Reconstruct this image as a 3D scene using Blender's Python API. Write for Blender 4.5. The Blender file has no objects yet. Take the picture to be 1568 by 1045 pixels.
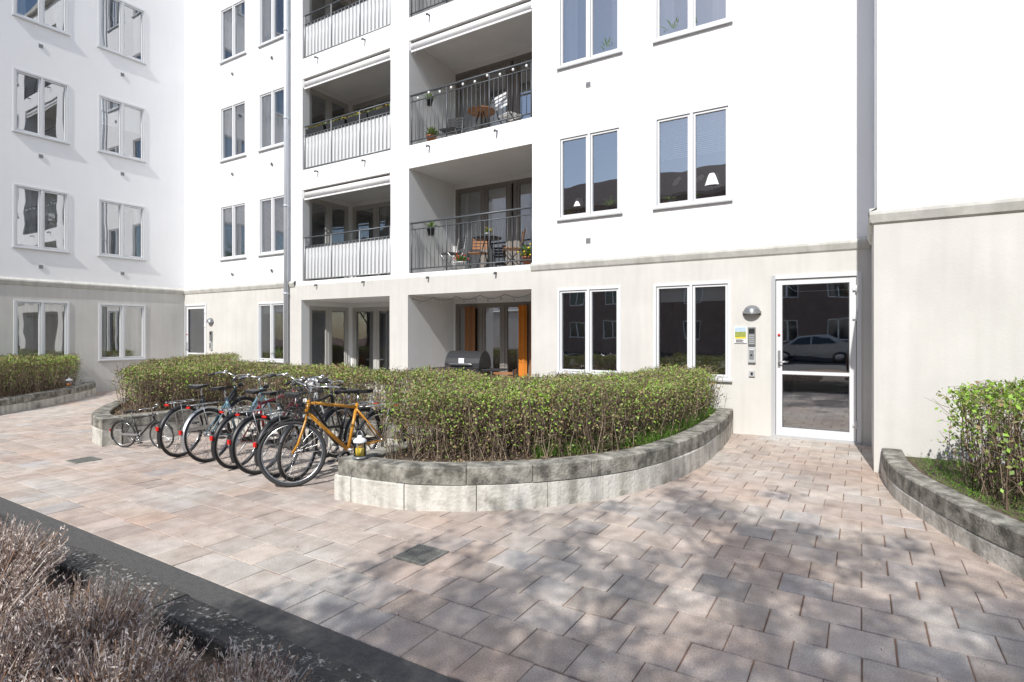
import bpy, math, random
import numpy as np
from mathutils import Vector, Matrix
random.seed(7); rng=np.random.default_rng(7)
scene=bpy.context.scene
# ---------------------------------------------------------------- materials
def mat(name,col,rough=.6,metal=0,var=0,vscale=5,bump=0,bscale=80,spec=.5,col2=None,lo=.35,hi=.65,detail=6,stain=0):
    m=bpy.data.materials.new(name); m.use_nodes=True
    nt=m.node_tree; b=nt.nodes['Principled BSDF']; L=nt.links
    b.inputs['Roughness'].default_value=rough; b.inputs['Metallic'].default_value=metal
    b.inputs['Specular IOR Level'].default_value=spec
    b.inputs['Base Color'].default_value=(*col,1)
    geo=nt.nodes.new('ShaderNodeNewGeometry')
    if var or col2:
        n=nt.nodes.new('ShaderNodeTexNoise'); n.inputs['Scale'].default_value=vscale; n.inputs['Detail'].default_value=detail
        n.inputs['Roughness'].default_value=.65
        L.new(geo.outputs['Position'],n.inputs['Vector'])
        r=nt.nodes.new('ShaderNodeValToRGB'); L.new(n.outputs['Fac'],r.inputs['Fac'])
        r.color_ramp.elements[0].position=lo; r.color_ramp.elements[1].position=hi
        c2=col2 if col2 else tuple(c*(1-var) for c in col)
        r.color_ramp.elements[0].color=(*c2,1); r.color_ramp.elements[1].color=(*col,1)
        out=r.outputs['Color']
        if stain:
            mp=nt.nodes.new('ShaderNodeMapping'); mp.inputs['Scale'].default_value=(9,9,.9); L.new(geo.outputs['Position'],mp.inputs['Vector'])
            n3=nt.nodes.new('ShaderNodeTexNoise'); n3.inputs['Scale'].default_value=1; n3.inputs['Detail'].default_value=7; L.new(mp.outputs[0],n3.inputs['Vector'])
            r3=nt.nodes.new('ShaderNodeValToRGB'); r3.color_ramp.elements[0].position=.3;r3.color_ramp.elements[1].position=.6
            r3.color_ramp.elements[0].color=(1-stain,1-stain,1-stain*1.08,1); r3.color_ramp.elements[1].color=(1,1,1,1); L.new(n3.outputs['Fac'],r3.inputs['Fac'])
            x=nt.nodes.new('ShaderNodeMix');x.data_type='RGBA';x.blend_type='MULTIPLY';x.inputs[0].default_value=1;L.new(out,x.inputs[6]);L.new(r3.outputs['Color'],x.inputs[7]); out=x.outputs[2]
        L.new(out,b.inputs['Base Color'])
    if bump:
        n2=nt.nodes.new('ShaderNodeTexNoise'); n2.inputs['Scale'].default_value=bscale; n2.inputs['Detail'].default_value=4
        L.new(geo.outputs['Position'],n2.inputs['Vector'])
        bp=nt.nodes.new('ShaderNodeBump'); bp.inputs['Strength'].default_value=bump; bp.inputs['Distance'].default_value=.01
        L.new(n2.outputs['Fac'],bp.inputs['Height']); L.new(bp.outputs['Normal'],b.inputs['Normal'])
    return m
M={}
M['white']=mat('white_plaster',(.88,.88,.885),.85,var=.03,vscale=.9,bump=.08,bscale=60,stain=.012)
M['plinth']=mat('plinth_plaster',(.63,.615,.58),.85,var=.09,vscale=1.3,bump=.14,bscale=45,stain=.06)
M['ledge']=mat('ledge_plaster',(.60,.59,.55),.85,var=.2,vscale=5,bump=.2,stain=.15)
M['ceil']=mat('balcony_plaster',(.76,.76,.75),.85,var=.05,vscale=2)
M['frame']=mat('window_frame_white',(.68,.69,.70),.4)
M['gasket']=mat('gasket',(.10,.10,.11),.6)
M['alu']=mat('aluminium_grey',(.50,.51,.52),.4,metal=.2)
M['bframe']=mat('balcony_frame_greybrown',(.22,.20,.18),.5)
M['bframeL']=mat('balcony_frame_light',(.45,.44,.41),.5)
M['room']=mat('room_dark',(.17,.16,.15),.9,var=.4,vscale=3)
M['floorc']=mat('balcony_floor',(.4,.39,.37),.9,var=.1)
M['curtain']=mat('curtain_white',(.70,.69,.67),.9)
M['orange']=mat('curtain_orange',(.62,.21,.025),.9)
M['brownc']=mat('curtain_brown',(.26,.12,.05),.9)
M['blind']=mat('blind_white',(.72,.73,.73),.8)
M['rail']=mat('rail_darkgrey',(.10,.11,.12),.45,metal=.3)
M['railL']=mat('rail_galvanised',(.36,.37,.38),.45,metal=.4)
M['panel']=mat('rail_panel',(.62,.63,.64),.7)
M['pipe']=mat('downpipe_grey',(.55,.58,.62),.45,metal=.2)
M['black']=mat('black_plastic',(.02,.02,.022),.45)
M['rubber']=mat('tyre_rubber',(.03,.03,.03),.8)
M['chrome']=mat('chrome',(.6,.6,.6),.25,metal=1)
M['steel']=mat('steel',(.45,.46,.47),.4,metal=.8)
M['red']=mat('red_reflector',(.6,.02,.015),.25)
M['terra']=mat('terracotta',(.42,.17,.09),.8)
M['wood']=mat('wood',(.38,.17,.07),.6,var=.3,vscale=20)
M['whitep']=mat('white_paint',(.8,.8,.8),.4)
M['yellow']=mat('yellow_petals',(.85,.6,.03),.6)
M['soil']=mat('soil',(.14,.10,.07),.95,col2=(.05,.036,.025),vscale=14,bump=1,bscale=40)
M['grass']=mat('grass',(.13,.26,.03),.8)
M['leafA']=mat('leaf_green',(.13,.21,.035),.6)
M['leafB']=mat('leaf_olive',(.25,.27,.08),.6)
M['leafC']=mat('leaf_brown',(.27,.19,.095),.7)
M['leafD']=mat('leaf_fresh',(.24,.40,.045),.55)
M['twig']=mat('twig',(.19,.13,.09),.85,var=.4,vscale=9)
M['twigL']=mat('twig_light',(.36,.28,.20),.85,var=.3,vscale=9)
M['bark']=mat('bark',(.12,.09,.07),.9,var=.4,vscale=15)
M['dryA']=mat('dry_stem',(.40,.30,.24),.9,var=.4,vscale=10)
M['dryB']=mat('dry_tip',(.68,.60,.55),.9)
M['dryC']=mat('dry_purple',(.25,.18,.17),.9)
M['dryD']=mat('dry_rust',(.46,.27,.17),.9)
M['conc']=mat('concrete_block',(.62,.60,.55),.9,col2=(.30,.285,.25),vscale=4.5,lo=.3,hi=.52,bump=.9,bscale=35,detail=10,stain=.35)
M['cap']=mat('concrete_cap',(.44,.42,.37),.95,col2=(.11,.105,.09),vscale=8,lo=.38,hi=.66,bump=1,bscale=50,detail=12,stain=.4)
M['moss']=mat('mossy_kerb',(.42,.41,.38),.95,col2=(.06,.057,.054),vscale=42,lo=.55,hi=.66,bump=1,bscale=60,detail=8)
M['asph']=mat('dark_strip',(.10,.097,.095),.9,var=.3,vscale=30,bump=.8,bscale=90)
M['sand']=mat('joint_sand',(.30,.17,.115),.95,col2=(.15,.115,.085),vscale=3,bump=.5)
M['iron']=mat('cast_iron',(.24,.24,.22),.6,metal=.2,var=.3,vscale=30)
M['galv']=mat('lamp_grey',(.23,.24,.25),.35,metal=.4)

def glassmat(name,base,tint,tr,bump=.05):
    m=bpy.data.materials.new(name); m.use_nodes=True; nt=m.node_tree; nt.nodes.clear(); L=nt.links
    o=nt.nodes.new('ShaderNodeOutputMaterial'); mx=nt.nodes.new('ShaderNodeMixShader')
    t=nt.nodes.new('ShaderNodeBsdfTransparent'); t.inputs['Color'].default_value=(*tr,1)
    g=nt.nodes.new('ShaderNodeBsdfGlossy'); g.inputs['Roughness'].default_value=.01; g.inputs['Color'].default_value=(*tint,1)
    fz=nt.nodes.new('ShaderNodeFresnel'); fz.inputs['IOR'].default_value=1.5
    a=nt.nodes.new('ShaderNodeMath'); a.operation='ADD'; a.use_clamp=True; a.inputs[1].default_value=base
    geo=nt.nodes.new('ShaderNodeNewGeometry'); n=nt.nodes.new('ShaderNodeTexNoise'); n.inputs['Scale'].default_value=1.6; n.inputs['Detail'].default_value=1
    bp=nt.nodes.new('ShaderNodeBump'); bp.inputs['Strength'].default_value=bump; bp.inputs['Distance'].default_value=.04
    L.new(geo.outputs['Position'],n.inputs['Vector']); L.new(n.outputs['Fac'],bp.inputs['Height']); L.new(bp.outputs['Normal'],g.inputs['Normal'])
    L.new(fz.outputs[0],a.inputs[0]); L.new(a.outputs[0],mx.inputs[0]); L.new(t.outputs[0],mx.inputs[1]); L.new(g.outputs[0],mx.inputs[2]); L.new(mx.outputs[0],o.inputs['Surface'])
    return m
M['glass']=glassmat('window_glass',.36,(.95,.97,1),(.84,.88,.88))
M['glassC']=glassmat('clear_glass',.04,(1,1,1),(.9,.93,.93))

# ---------------------------------------------------------------- mesh builder
class MB:
    def __init__(s,T=None): s.v=[];s.f=[];s.m=[];s.sm=[];s.mats=[];s.T=T
    def mi(s,k):
        if k not in s.mats: s.mats.append(k)
        return s.mats.index(k)
    def add(s,vs,fs,k,sm=False):
        o=len(s.v); T=s.T
        s.v+= [tuple(T(*p)) for p in vs] if T else [tuple(p) for p in vs]
        i=s.mi(k)
        for f in fs: s.f.append([a+o for a in f]); s.m.append(i); s.sm.append(sm)
    def quad(s,a,b,c,d,k): s.add([a,b,c,d],[(0,1,2,3)],k)
    def box(s,a,b,k):
        x0,y0,z0=a;x1,y1,z1=b
        s.add([(x0,y0,z0),(x1,y0,z0),(x1,y1,z0),(x0,y1,z0),(x0,y0,z1),(x1,y0,z1),(x1,y1,z1),(x0,y1,z1)],
          [(0,3,2,1),(4,5,6,7),(0,1,5,4),(1,2,6,5),(2,3,7,6),(3,0,4,7)],k)
    def tube(s,pts,r,k,n=8,closed=False,cap=True):
        P=[Vector(p) for p in pts]; N=len(P); rr=r if isinstance(r,(list,tuple)) else [r]*N
        vs=[];fs=[]; prev=None
        for i,p in enumerate(P):
            a=P[(i-1)%N] if (closed or i>0) else p; b=P[(i+1)%N] if (closed or i<N-1) else p
            t=(b-a).normalized()
            if prev is None: u=t.orthogonal().normalized()
            else:
                u=prev-t*prev.dot(t)
                u=u.normalized() if u.length>1e-6 else t.orthogonal().normalized()
            prev=u; w=t.cross(u)
            for j in range(n):
                an=2*math.pi*j/n; vs.append(p+(u*math.cos(an)+w*math.sin(an))*rr[i])
        for i in range(N if closed else N-1):
            for j in range(n):
                i2=(i+1)%N; fs.append((i*n+j,i*n+(j+1)%n,i2*n+(j+1)%n,i2*n+j))
        if cap and not closed: fs.append(tuple(range(n))[::-1]); fs.append(tuple((N-1)*n+j for j in range(n)))
        s.add(vs,fs,k,True)
    def ring(s,c,ax,R,r,k,N=36,n=8,a0=0,a1=360):
        c=Vector(c);ax=Vector(ax).normalized(); 
        u=Vector((1,0,0)) if abs(ax.x)<.9 else Vector((0,1,0)); u=(u-ax*u.dot(ax)).normalized(); w=ax.cross(u)
        full=abs(a1-a0)>=360; cnt=N if full else N+1
        pts=[c+(u*math.cos(math.radians(a0+(a1-a0)*i/N))+w*math.sin(math.radians(a0+(a1-a0)*i/N)))*R for i in range(cnt)]
        s.tube(pts,r,k,n,closed=full)
    def lathe(s,prof,c,k,n=20,a0=0,a1=360):
        vs=[];fs=[];m=len(prof)
        full=abs(a1-a0)>=360; cn=n if full else n+1
        for j in range(cn):
            an=math.radians(a0+(a1-a0)*j/n)
            for r,z in prof: vs.append((c[0]+r*math.cos(an),c[1]+r*math.sin(an),c[2]+z))
        for j in range(n):
            j2=(j+1)%cn
            for i in range(m-1): fs.append((j*m+i,j2*m+i,j2*m+i+1,j*m+i+1))
        s.add(vs,fs,k,True)
    def ball(s,c,r,k,n=12):
        rz=r[2] if isinstance(r,tuple) else r; rx=r[0] if isinstance(r,tuple) else r
        s.lathe([(max(1e-4,rx*math.sin(math.pi*i/8)),-rz*math.cos(math.pi*i/8)) for i in range(9)],c,k,n)
    def obj(s,name,parent=None,loc=(0,0,0),rot=(0,0,0),bevel=0,scale=1):
        me=bpy.data.meshes.new(name); me.from_pydata(s.v,[],s.f)
        for k in s.mats: me.materials.append(M[k])
        me.polygons.foreach_set('material_index',s.m); me.polygons.foreach_set('use_smooth',s.sm)
        me.update()
        o=bpy.data.objects.new(name,me); scene.collection.objects.link(o)
        o.location=loc;o.rotation_euler=rot;o.scale=(scale,)*3
        if parent: o.parent=parent
        if bevel:
            b=o.modifiers.new('b','BEVEL'); b.width=bevel;b.segments=2;b.limit_method='ANGLE'
        return o
def empty(name,loc=(0,0,0)):
    e=bpy.data.objects.new(name,None); scene.collection.objects.link(e); e.location=loc; e.empty_display_size=.3; return e

def np_mesh(name,parts,parent=None):
    Vs=[];Fs=[];Ms=[];keys=[];o=0
    for V,F,k in parts:
        if isinstance(k,tuple): ia,ks=k
        else: ia=np.zeros(len(F),int); ks=[k]
        mp=[]
        for kk in ks:
            if kk not in keys: keys.append(kk)
            mp.append(keys.index(kk))
        Ms.append(np.array(mp)[ia]); Vs.append(V);Fs.append(F+o); o+=len(V)
    V=np.concatenate(Vs);F=np.concatenate(Fs);Mi=np.concatenate(Ms)
    me=bpy.data.meshes.new(name); me.vertices.add(len(V)); me.vertices.foreach_set('co',V.astype(np.float32).ravel())
    me.loops.add(F.size); me.loops.foreach_set('vertex_index',F.astype(np.int32).ravel())
    me.polygons.add(len(F)); me.polygons.foreach_set('loop_start',(np.arange(len(F))*4).astype(np.int32))
    me.polygons.foreach_set('material_index',Mi.astype(np.int32))
    for k in keys: me.materials.append(M[k])
    me.update(calc_edges=True); 
    ob=bpy.data.objects.new(name,me); scene.collection.objects.link(ob)
    if parent: ob.parent=parent
    return ob
def strands(P,R,n=3):
    N,K,_=P.shape
    t=np.gradient(P,axis=1); t/=np.linalg.norm(t,axis=2,keepdims=True)+1e-9
    ref=rng.normal(size=(N,1,3)); a=np.cross(t,ref); a/=np.linalg.norm(a,axis=2,keepdims=True)+1e-9; b=np.cross(t,a)
    V=np.stack([P+R[...,None]*(math.cos(2*math.pi*j/n)*a+math.sin(2*math.pi*j/n)*b) for j in range(n)],axis=2)
    base=(np.arange(N)*K*n)[:,None,None]; ii=(np.arange(K-1)*n)[None,:,None]; jj=np.arange(n)[None,None,:]; j2=(jj+1)%n
    F=np.stack([base+ii+jj,base+ii+j2,base+ii+n+j2,base+ii+n+jj],axis=-1).reshape(-1,4)
    return V.reshape(-1,3),F
def leaves(C,s,asp=.55,up=0):
    N=len(C); u=rng.normal(size=(N,3)); u[:,2]+=up; u/=np.linalg.norm(u,axis=1,keepdims=True)
    w=np.cross(u,rng.normal(size=(N,3))); w/=np.linalg.norm(w,axis=1,keepdims=True)+1e-9
    s=np.broadcast_to(np.asarray(s),(N,))[:,None]
    V=np.stack([C-u*s,C+w*s*asp,C+u*s,C-w*s*asp],axis=1).reshape(-1,3)
    return V,np.arange(N*4).reshape(-1,4)
def inpoly(x,y,poly):
    r=np.zeros(len(x),bool);n=len(poly)
    for i in range(n):
        x1,y1=poly[i];x2,y2=poly[(i+1)%n]
        c=((y1>y)!=(y2>y))&(x<(x2-x1)*(y-y1)/((y2-y1) if y2!=y1 else 1e-9)+x1); r^=c
    return r
def sample_poly(poly,n):
    P=np.array(poly); lo=P.min(0);hi=P.max(0);out=[];c=0
    while c<n:
        q=lo+rng.random((n*2,2))*(hi-lo); q=q[inpoly(q[:,0],q[:,1],poly)]; out.append(q);c+=len(q)
    return np.concatenate(out)[:n]
def sample_edge(poly,n,inset=.08):
    P=np.array(poly);Q=np.roll(P,-1,0);l=np.linalg.norm(Q-P,axis=1);i=rng.choice(len(P),n,p=l/l.sum())
    t=rng.random(n)[:,None]; p=P[i]*(1-t)+Q[i]*t
    return p+rng.normal(size=(n,2))*inset*.6
def catmull(pts,step=.06):
    P=[Vector((*p,0)) if len(p)==2 else Vector(p) for p in pts]; P=[P[0]*2-P[1]]+P+[P[-1]*2-P[-2]]; out=[]
    for i in range(1,len(P)-2):
        n=max(2,int((P[i+1]-P[i]).length/step))
        for j in range(n):
            t=j/n; out.append(.5*((2*P[i])+(-P[i-1]+P[i+1])*t+(2*P[i-1]-5*P[i]+4*P[i+1]-P[i+2])*t*t+(-P[i-1]+3*P[i]-3*P[i+1]+P[i+2])*t**3))
    out.append(P[-2]); return out

# ---------------------------------------------------------------- buildings
TM=lambda s,z,n:(s,8.8-n,z)            # main facade
TL=lambda s,z,n:(-16.36+n,s,z)         # left wing
TR=lambda s,z,n:(s,7.1-n,z)            # right wing
def wall(mb,s0,s1,z0,z1,holes,k,depth=.07,n=0):
    S=sorted({s0,s1,*[h[0] for h in holes],*[h[1] for h in holes]}); Z=sorted({z0,z1,*[h[2] for h in holes],*[h[3] for h in holes]})
    S=[a for a in S if s0<=a<=s1];Z=[a for a in Z if z0<=a<=z1]
    for i in range(len(S)-1):
        for j in range(len(Z)-1):
            a=(S[i]+S[i+1])/2;b=(Z[j]+Z[j+1])/2
            if any(h[0]<a<h[1] and h[2]<b<h[3] for h in holes): continue
            mb.quad((S[i],Z[j],n),(S[i+1],Z[j],n),(S[i+1],Z[j+1],n),(S[i],Z[j+1],n),k)
    if depth:
        for h in holes:
            a,b,c,d=h[:4]
            mb.quad((a,c,n),(a,d,n),(a,d,n-depth),(a,c,n-depth),k); mb.quad((b,c,n),(b,c,n-depth),(b,d,n-depth),(b,d,n),k)
            mb.quad((a,d,n),(b,d,n),(b,d,n-depth),(a,d,n-depth),k); mb.quad((a,c,n),(a,c,n-depth),(b,c,n-depth),(b,c,n),k)
bld=empty('apartment_building')
W=MB();F=MB();G=MB();I=MB();R=MB()
def setT(T):
    for q in (W,F,G,I,R): q.T=T
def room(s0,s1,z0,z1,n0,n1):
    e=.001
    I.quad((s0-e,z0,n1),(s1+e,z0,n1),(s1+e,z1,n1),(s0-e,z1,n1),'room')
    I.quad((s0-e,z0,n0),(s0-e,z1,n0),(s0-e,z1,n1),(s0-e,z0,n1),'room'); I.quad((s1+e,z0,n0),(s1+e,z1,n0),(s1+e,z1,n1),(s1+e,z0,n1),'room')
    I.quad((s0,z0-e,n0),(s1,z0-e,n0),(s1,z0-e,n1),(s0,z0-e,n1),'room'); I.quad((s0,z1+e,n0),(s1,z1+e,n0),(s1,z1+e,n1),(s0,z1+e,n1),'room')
def curtain(s0,s1,z0,z1,n,k='curtain'):
    m=max(6,int((s1-s0)/.025)); ph=random.random()*6
    pts=[(s0+(s1-s0)*i/m, n+.02*math.sin(i*1.35+ph)+.008*math.sin(i*.6)) for i in range(m+1)]
    for a,b in zip(pts,pts[1:]): I.quad((a[0],z0,a[1]),(b[0],z0,b[1]),(b[0],z1,b[1]),(a[0],z1,a[1]),k)
def venetian(s0,s1,z0,z1,n):
    z=z0+.02
    while z<z1: I.quad((s0,z,n),(s1,z,n),(s1,z+.022,n-.014),(s0,z+.022,n-.014),'blind'); z+=.03
def window(s0,s1,z0,z1,n=0,style=''):
    f=.042; a=n-.065; b=n+.014
    F.box((s0,z0,a),(s0+f,z1,b),'frame');F.box((s1-f,z0,a),(s1,z1,b),'frame')
    F.box((s0+f,z1-f,a),(s1-f,z1,b-.002),'frame');F.box((s0+f,z0,a),(s1-f,z0+f,b-.002),'frame')
    c=(s0+s1)/2; F.box((c-.022,z0+f,a),(c+.022,z1-f,b-.004),'frame')
    F.box((s0-.02,z0-.022,n-.02),(s1+.02,z0-.001,n+.045),'alu')
    for p,q in ((s0+f,c-.022),(c+.022,s1-f)):
        g=.006; z2=z0+f;z3=z1-f
        F.box((p,z2,a-.002),(p+g,z3,n-.012),'gasket');F.box((q-g,z2,a-.002),(q,z3,n-.012),'gasket')
        F.box((p+g,z3-g,a-.002),(q-g,z3,n-.012),'gasket');F.box((p+g,z2,a-.002),(q-g,z2+g,n-.012),'gasket')
        p+=g;q-=g;z2+=g;z3-=g; h=.030; A=n-.06;B=n-.006
        F.box((p,z2,A),(p+h,z3,B),'frame');F.box((q-h,z2,A),(q,z3,B),'frame');F.box((p+h,z3-h,A),(q-h,z3,B),'frame');F.box((p+h,z2,A),(q-h,z2+h,B),'frame')
        G.quad((p+h,z2+h,n-.035),(q-h,z2+h,n-.035),(q-h,z3-h,n-.035),(p+h,z3-h,n-.035),'glass')
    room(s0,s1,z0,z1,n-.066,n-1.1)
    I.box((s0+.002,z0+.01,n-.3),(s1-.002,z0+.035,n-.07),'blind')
    w=s1-s0
    if 'v' in style: venetian(s0+.06,s1-.06,z0+.08,z1-.06,n-.10)
    if 't' in style:
        for p,q in ((s0+.09,c-.06),(c+.06,s1-.09)): I.box((p,z1-.29,n-.085),(q,z1-.08,n-.075),'blind')
    if 'c' in style: curtain(s0+.05,s0+.05+w*random.uniform(.16,.27),z0+.04,z1-.03,n-.16); curtain(s1-.05-w*random.uniform(.14,.26),s1-.05,z0+.04,z1-.03,n-.16)
    if 'h' in style: curtain(s0+.05,s1-.05,z0+.04,z1-.03,n-.18)
    if 'r' in style: I.quad((s0+.06,z0+.75,n-.12),(s1-.06,z0+.75,n-.12),(s1-.06,z1-.05,n-.12),(s0+.06,z1-.05,n-.12),'blind')
    if 'R' in style: venetian(s0+.06,s1-.06,z0+.75,z1-.05,n-.09)
def glazing(s0,s1,z0,z1,cuts,fk='bframe',deep=-1.6,n=0,cur=()):
    f=.06
    F.box((s0,z0,n-.05),(s0+f,z1,n+.012),fk);F.box((s1-f,z0,n-.05),(s1,z1,n+.012),fk)
    F.box((s0+f,z1-f,n-.05),(s1-f,z1,n+.01),fk);F.box((s0+f,z0,n-.05),(s1-f,z0+f*1.4,n+.01),fk)
    xs=[s0]+[s0+(s1-s0)*c for c in cuts]+[s1]
    for x in xs[1:-1]: F.box((x-.035,z0+f*1.4,n-.05),(x+.035,z1-f,n+.008),fk)
    for a,b in zip(xs,xs[1:]):
        a+=.05;b-=.05; h=.045
        A=z0+f*1.4;B=z1-f
        F.box((a-.012,A,n-.045),(a+h,B,n-.006),fk);F.box((b-h,A,n-.045),(b+.012,B,n-.006),fk)
        F.box((a+h,A,n-.045),(b-h,A+h,n-.008),fk);F.box((a+h,B-h,n-.045),(b-h,B,n-.008),fk)
        G.quad((a+h,A+h,n-.03),(b-h,A+h,n-.03),(b-h,B-h,n-.03),(a+h,B-h,n-.03),'glass')
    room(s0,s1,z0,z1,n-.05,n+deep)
    for c0,c1,k in cur: curtain(s0+(s1-s0)*c0,s0+(s1-s0)*c1,z0+.05,z1-.08,n-.14,k)
LV=[3.43,6.06,8.69,11.32]; WH=1.44; TOP=13.6
colsM={'A':(-2.79,-1.634),'B':(-4.488,-3.331),'C':(-12.93,-11.87),'D':(-14.6,-13.47)}
bays=[(-7.93,-5.01),(-11.27,-8.44)]; BO=[(2.70,4.86),(5.33,7.49),(7.96,10.12),(10.59,12.75)]
setT(TM)
hol=[(a,b,z,z+WH) for a,b in colsM.values() for z in LV]
bh=[(a,b,c,d) for a,b in bays for c,d in BO]
wall(W,-16.36,.14,2.6,TOP,hol+bh,'white',.07)
gw=[(*colsM['A'],.77,2.24),(*colsM['B'],.77,2.24),(*colsM['C'],.77,2.24)]
wall(W,-16.36,.14,-.05,2.6,gw+[(-1.09,0.0,0,2.28),(-16.3,-15.22,0,2.29)]+[(a,b,-.05,2.255) for a,b in bays],'plinth',.10,n=.03)
for a,b in ((-16.33,-11.5),(-5.01,.10)):
    W.add([(a,2.56,.03),(a,2.585,.05),(a,2.66,.075),(a,2.69,.07),(a,2.74,0),(b,2.56,.03),(b,2.585,.05),(b,2.66,.075),(b,2.69,.07),(b,2.74,0)],
      [(i,i+1,i+6,i+5) for i in range(4)],'ledge')
W.quad((-11.5,2.6,.03),(-5.01,2.6,.03),(-5.01,2.625,0),(-11.5,2.625,0),'ledge')
st={'A':['R','c','h','c'],'B':['','c','c','c'],'C':['v','h','c','c'],'D':['v','c','h','c']}
for k,(a,b) in colsM.items():
    for i,z in enumerate(LV): window(a,b,z,z+WH,0,st[k][i])
window(*colsM['A'],.77,2.24,.03,'t');window(*colsM['B'],.77,2.24,.03,'');window(*colsM['C'],.77,2.24,.03,'t')
W.box((-22,TOP,-10),(.2,TOP+.15,.15),'ledge')
D=1.5
for bi,(a,b) in enumerate(bays):
    for li,(z0,z1) in enumerate([(-.0,2.255)]+BO):
        setT(TM); n0=.03 if li==0 else 0; 
        e=.002; zz0=z0+e if li else .01
        W.quad((a+e,zz0,n0-.001),(b-e,zz0,n0-.001),(b-e,zz0,-D),(a+e,zz0,-D),'floorc')
        W.quad((a+e,z1-e,n0-.001),(b-e,z1-e,n0-.001),(b-e,z1-e,-D),(a+e,z1-e,-D),'ceil')
        W.quad((b-e,zz0,n0-.001),(b-e,z1,n0-.001),(b-e,z1,-D),(b-e,zz0,-D),'ceil')
        setT(lambda s,z,n,a=a:(a+.003+n,s,z))
        yb=8.8+D
        if bi==1:
            g0,g1=(9.0,10.22)
            wall(W,8.8-n0+.001,yb,zz0,z1,[(g0,g1,zz0+.03,z1-.12)],'ceil',.03)
            glazing(g0,g1,zz0+.03,z1-.12,[.5],'bframeL' ,deep=-1.2,n=-.02)
        else: wall(W,8.8-n0+.001,yb,zz0,z1,[],'ceil',0)
        setT(lambda s,z,n:(s,8.8+D-n,z))
        wall(W,a,b,zz0,z1,[(a+.05,b-.3,zz0+.04,z1-.12)],'ceil',.03)
        cur=()
        if bi==0: 
            cuts=[.30,.56,.62] if li!=0 else [.27,.5,.72]
            if li==0: cur=((.60,.70,'curtain'),)
            elif li==1: cur=((.0,.1,'curtain'),(.5,.56,'curtain'))
            else: cur=((.05,.18,'curtain'),(.45,.62,'curtain'))
        else: cuts=[.33,.66]; cur=((.3,.42,'curtain'),(.85,1,'curtain'))
        glazing(a+.05,b-.3,zz0+.04,z1-.12,cuts,'bframe' if bi==0 else 'bframeL',n=-.02,cur=cur,deep=-2)
        if bi==0 and li==0:
            for q0,q1,kk in ((-7.55,-7.28,'brownc'),(-6.14,-5.96,'orange'),(-5.90,-5.78,'brownc'),(-5.62,-5.45,'orange')): curtain(q0,q1,.12,2.06,.08,kk)
setT(TM)
for (bi,li) in ((1,0),(0,1),(1,1),(0,2),(1,2)):
    a,b=bays[bi];z1=BO[li][1]
    F.tube([(a+.03,z1-.10,-.10),(b-.03,z1-.10,-.10)],.075,'whitep',14)
    F.box((a+.01,z1-.2,-.19),(a+.03,z1-.01,-.01),'whitep');F.box((b-.03,z1-.2,-.19),(b-.01,z1-.01,-.01),'whitep')
    F.box((a+.03,z1-.235,-.06),(b-.03,z1-.2,-.03),'whitep')
for bi,(a,b) in enumerate(bays):
    for li,(z0,z1) in enumerate(BO):
        n=-.04
        if bi==0:
            R.tube([(a+.01,z0+.09,n),(b-.01,z0+.09,n)],.013,'rail');R.tube([(a+.01,z0+.90,n),(b-.01,z0+.90,n)],.011,'rail')
            R.tube([(a+.01,z0+1.03,n),(b-.01,z0+1.03,n)],.02,'rail')
            m=28
            for i in range(m+1):
                x=a+.04+(b-a-.08)*i/m; big=i in (0,9,19,28)
                R.tube([(x,z0+(.0 if big else .09),n),(x,z0+(1.03 if big else .9),n)],.014 if big else .0065,'rail' ,6)
        else:
            R.box((a+.02,z0+.04,n-.03),(b-.02,z0+.80,n-.022),'panel')
            R.tube([(a+.01,z0+.05,n),(b-.01,z0+.05,n)],.013,'railL');R.tube([(a+.01,z0+.82,n),(b-.01,z0+.82,n)],.016,'rail')
            R.tube([(a+.01,z0+1.03,n),(b-.01,z0+1.03,n)],.018,'rail')
            m=24
            for i in range(m+1):
                x=a+.04+(b-a-.08)*i/m; big=i%8==0
                R.tube([(x,z0+.05,n+.006),(x,z0+(1.03 if big else .82),n+.006)],.012 if big else .0075,'railL',6)
        for x in (a+.55,b-.75): R.tube([(x,z0-.11,0),(x,z0-.115,.09),(x,z0-.145,.095)],.018,'rail',8)
def vent(s,z):
    W.box((s-.045,z-.045,-.01),(s+.045,z+.045,.012),'alu')
    for j in range(4): W.box((s-.038,z-.035+j*.019,.012),(s+.038,z-.027+j*.019,.017),'gasket')
for z in (3.03,5.66,8.29): vent(-3.92,z)
def rvent(s,z): 
    W.tube([(s,z,-.01),(s,z,.03)],.045,'alu',12); W.tube([(s,z,.025),(s,z,.032)],.035,'gasket',12)
for z in (3.03,5.66,8.29):
    rvent(-12.4,z);rvent(-14.05,z)
R.tube([(-11.73,-.02,.11),(-11.73,TOP,.11)],.052,'pipe',14)
for z in (.6,2.4,4.5,6.6,8.7,10.8): R.tube([(-11.73,z,.11),(-11.73,z+.04,.11)],.062,'pipe',14);R.box((-11.74,z,0.0),(-11.72,z+.03,.06),'pipe')
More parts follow.
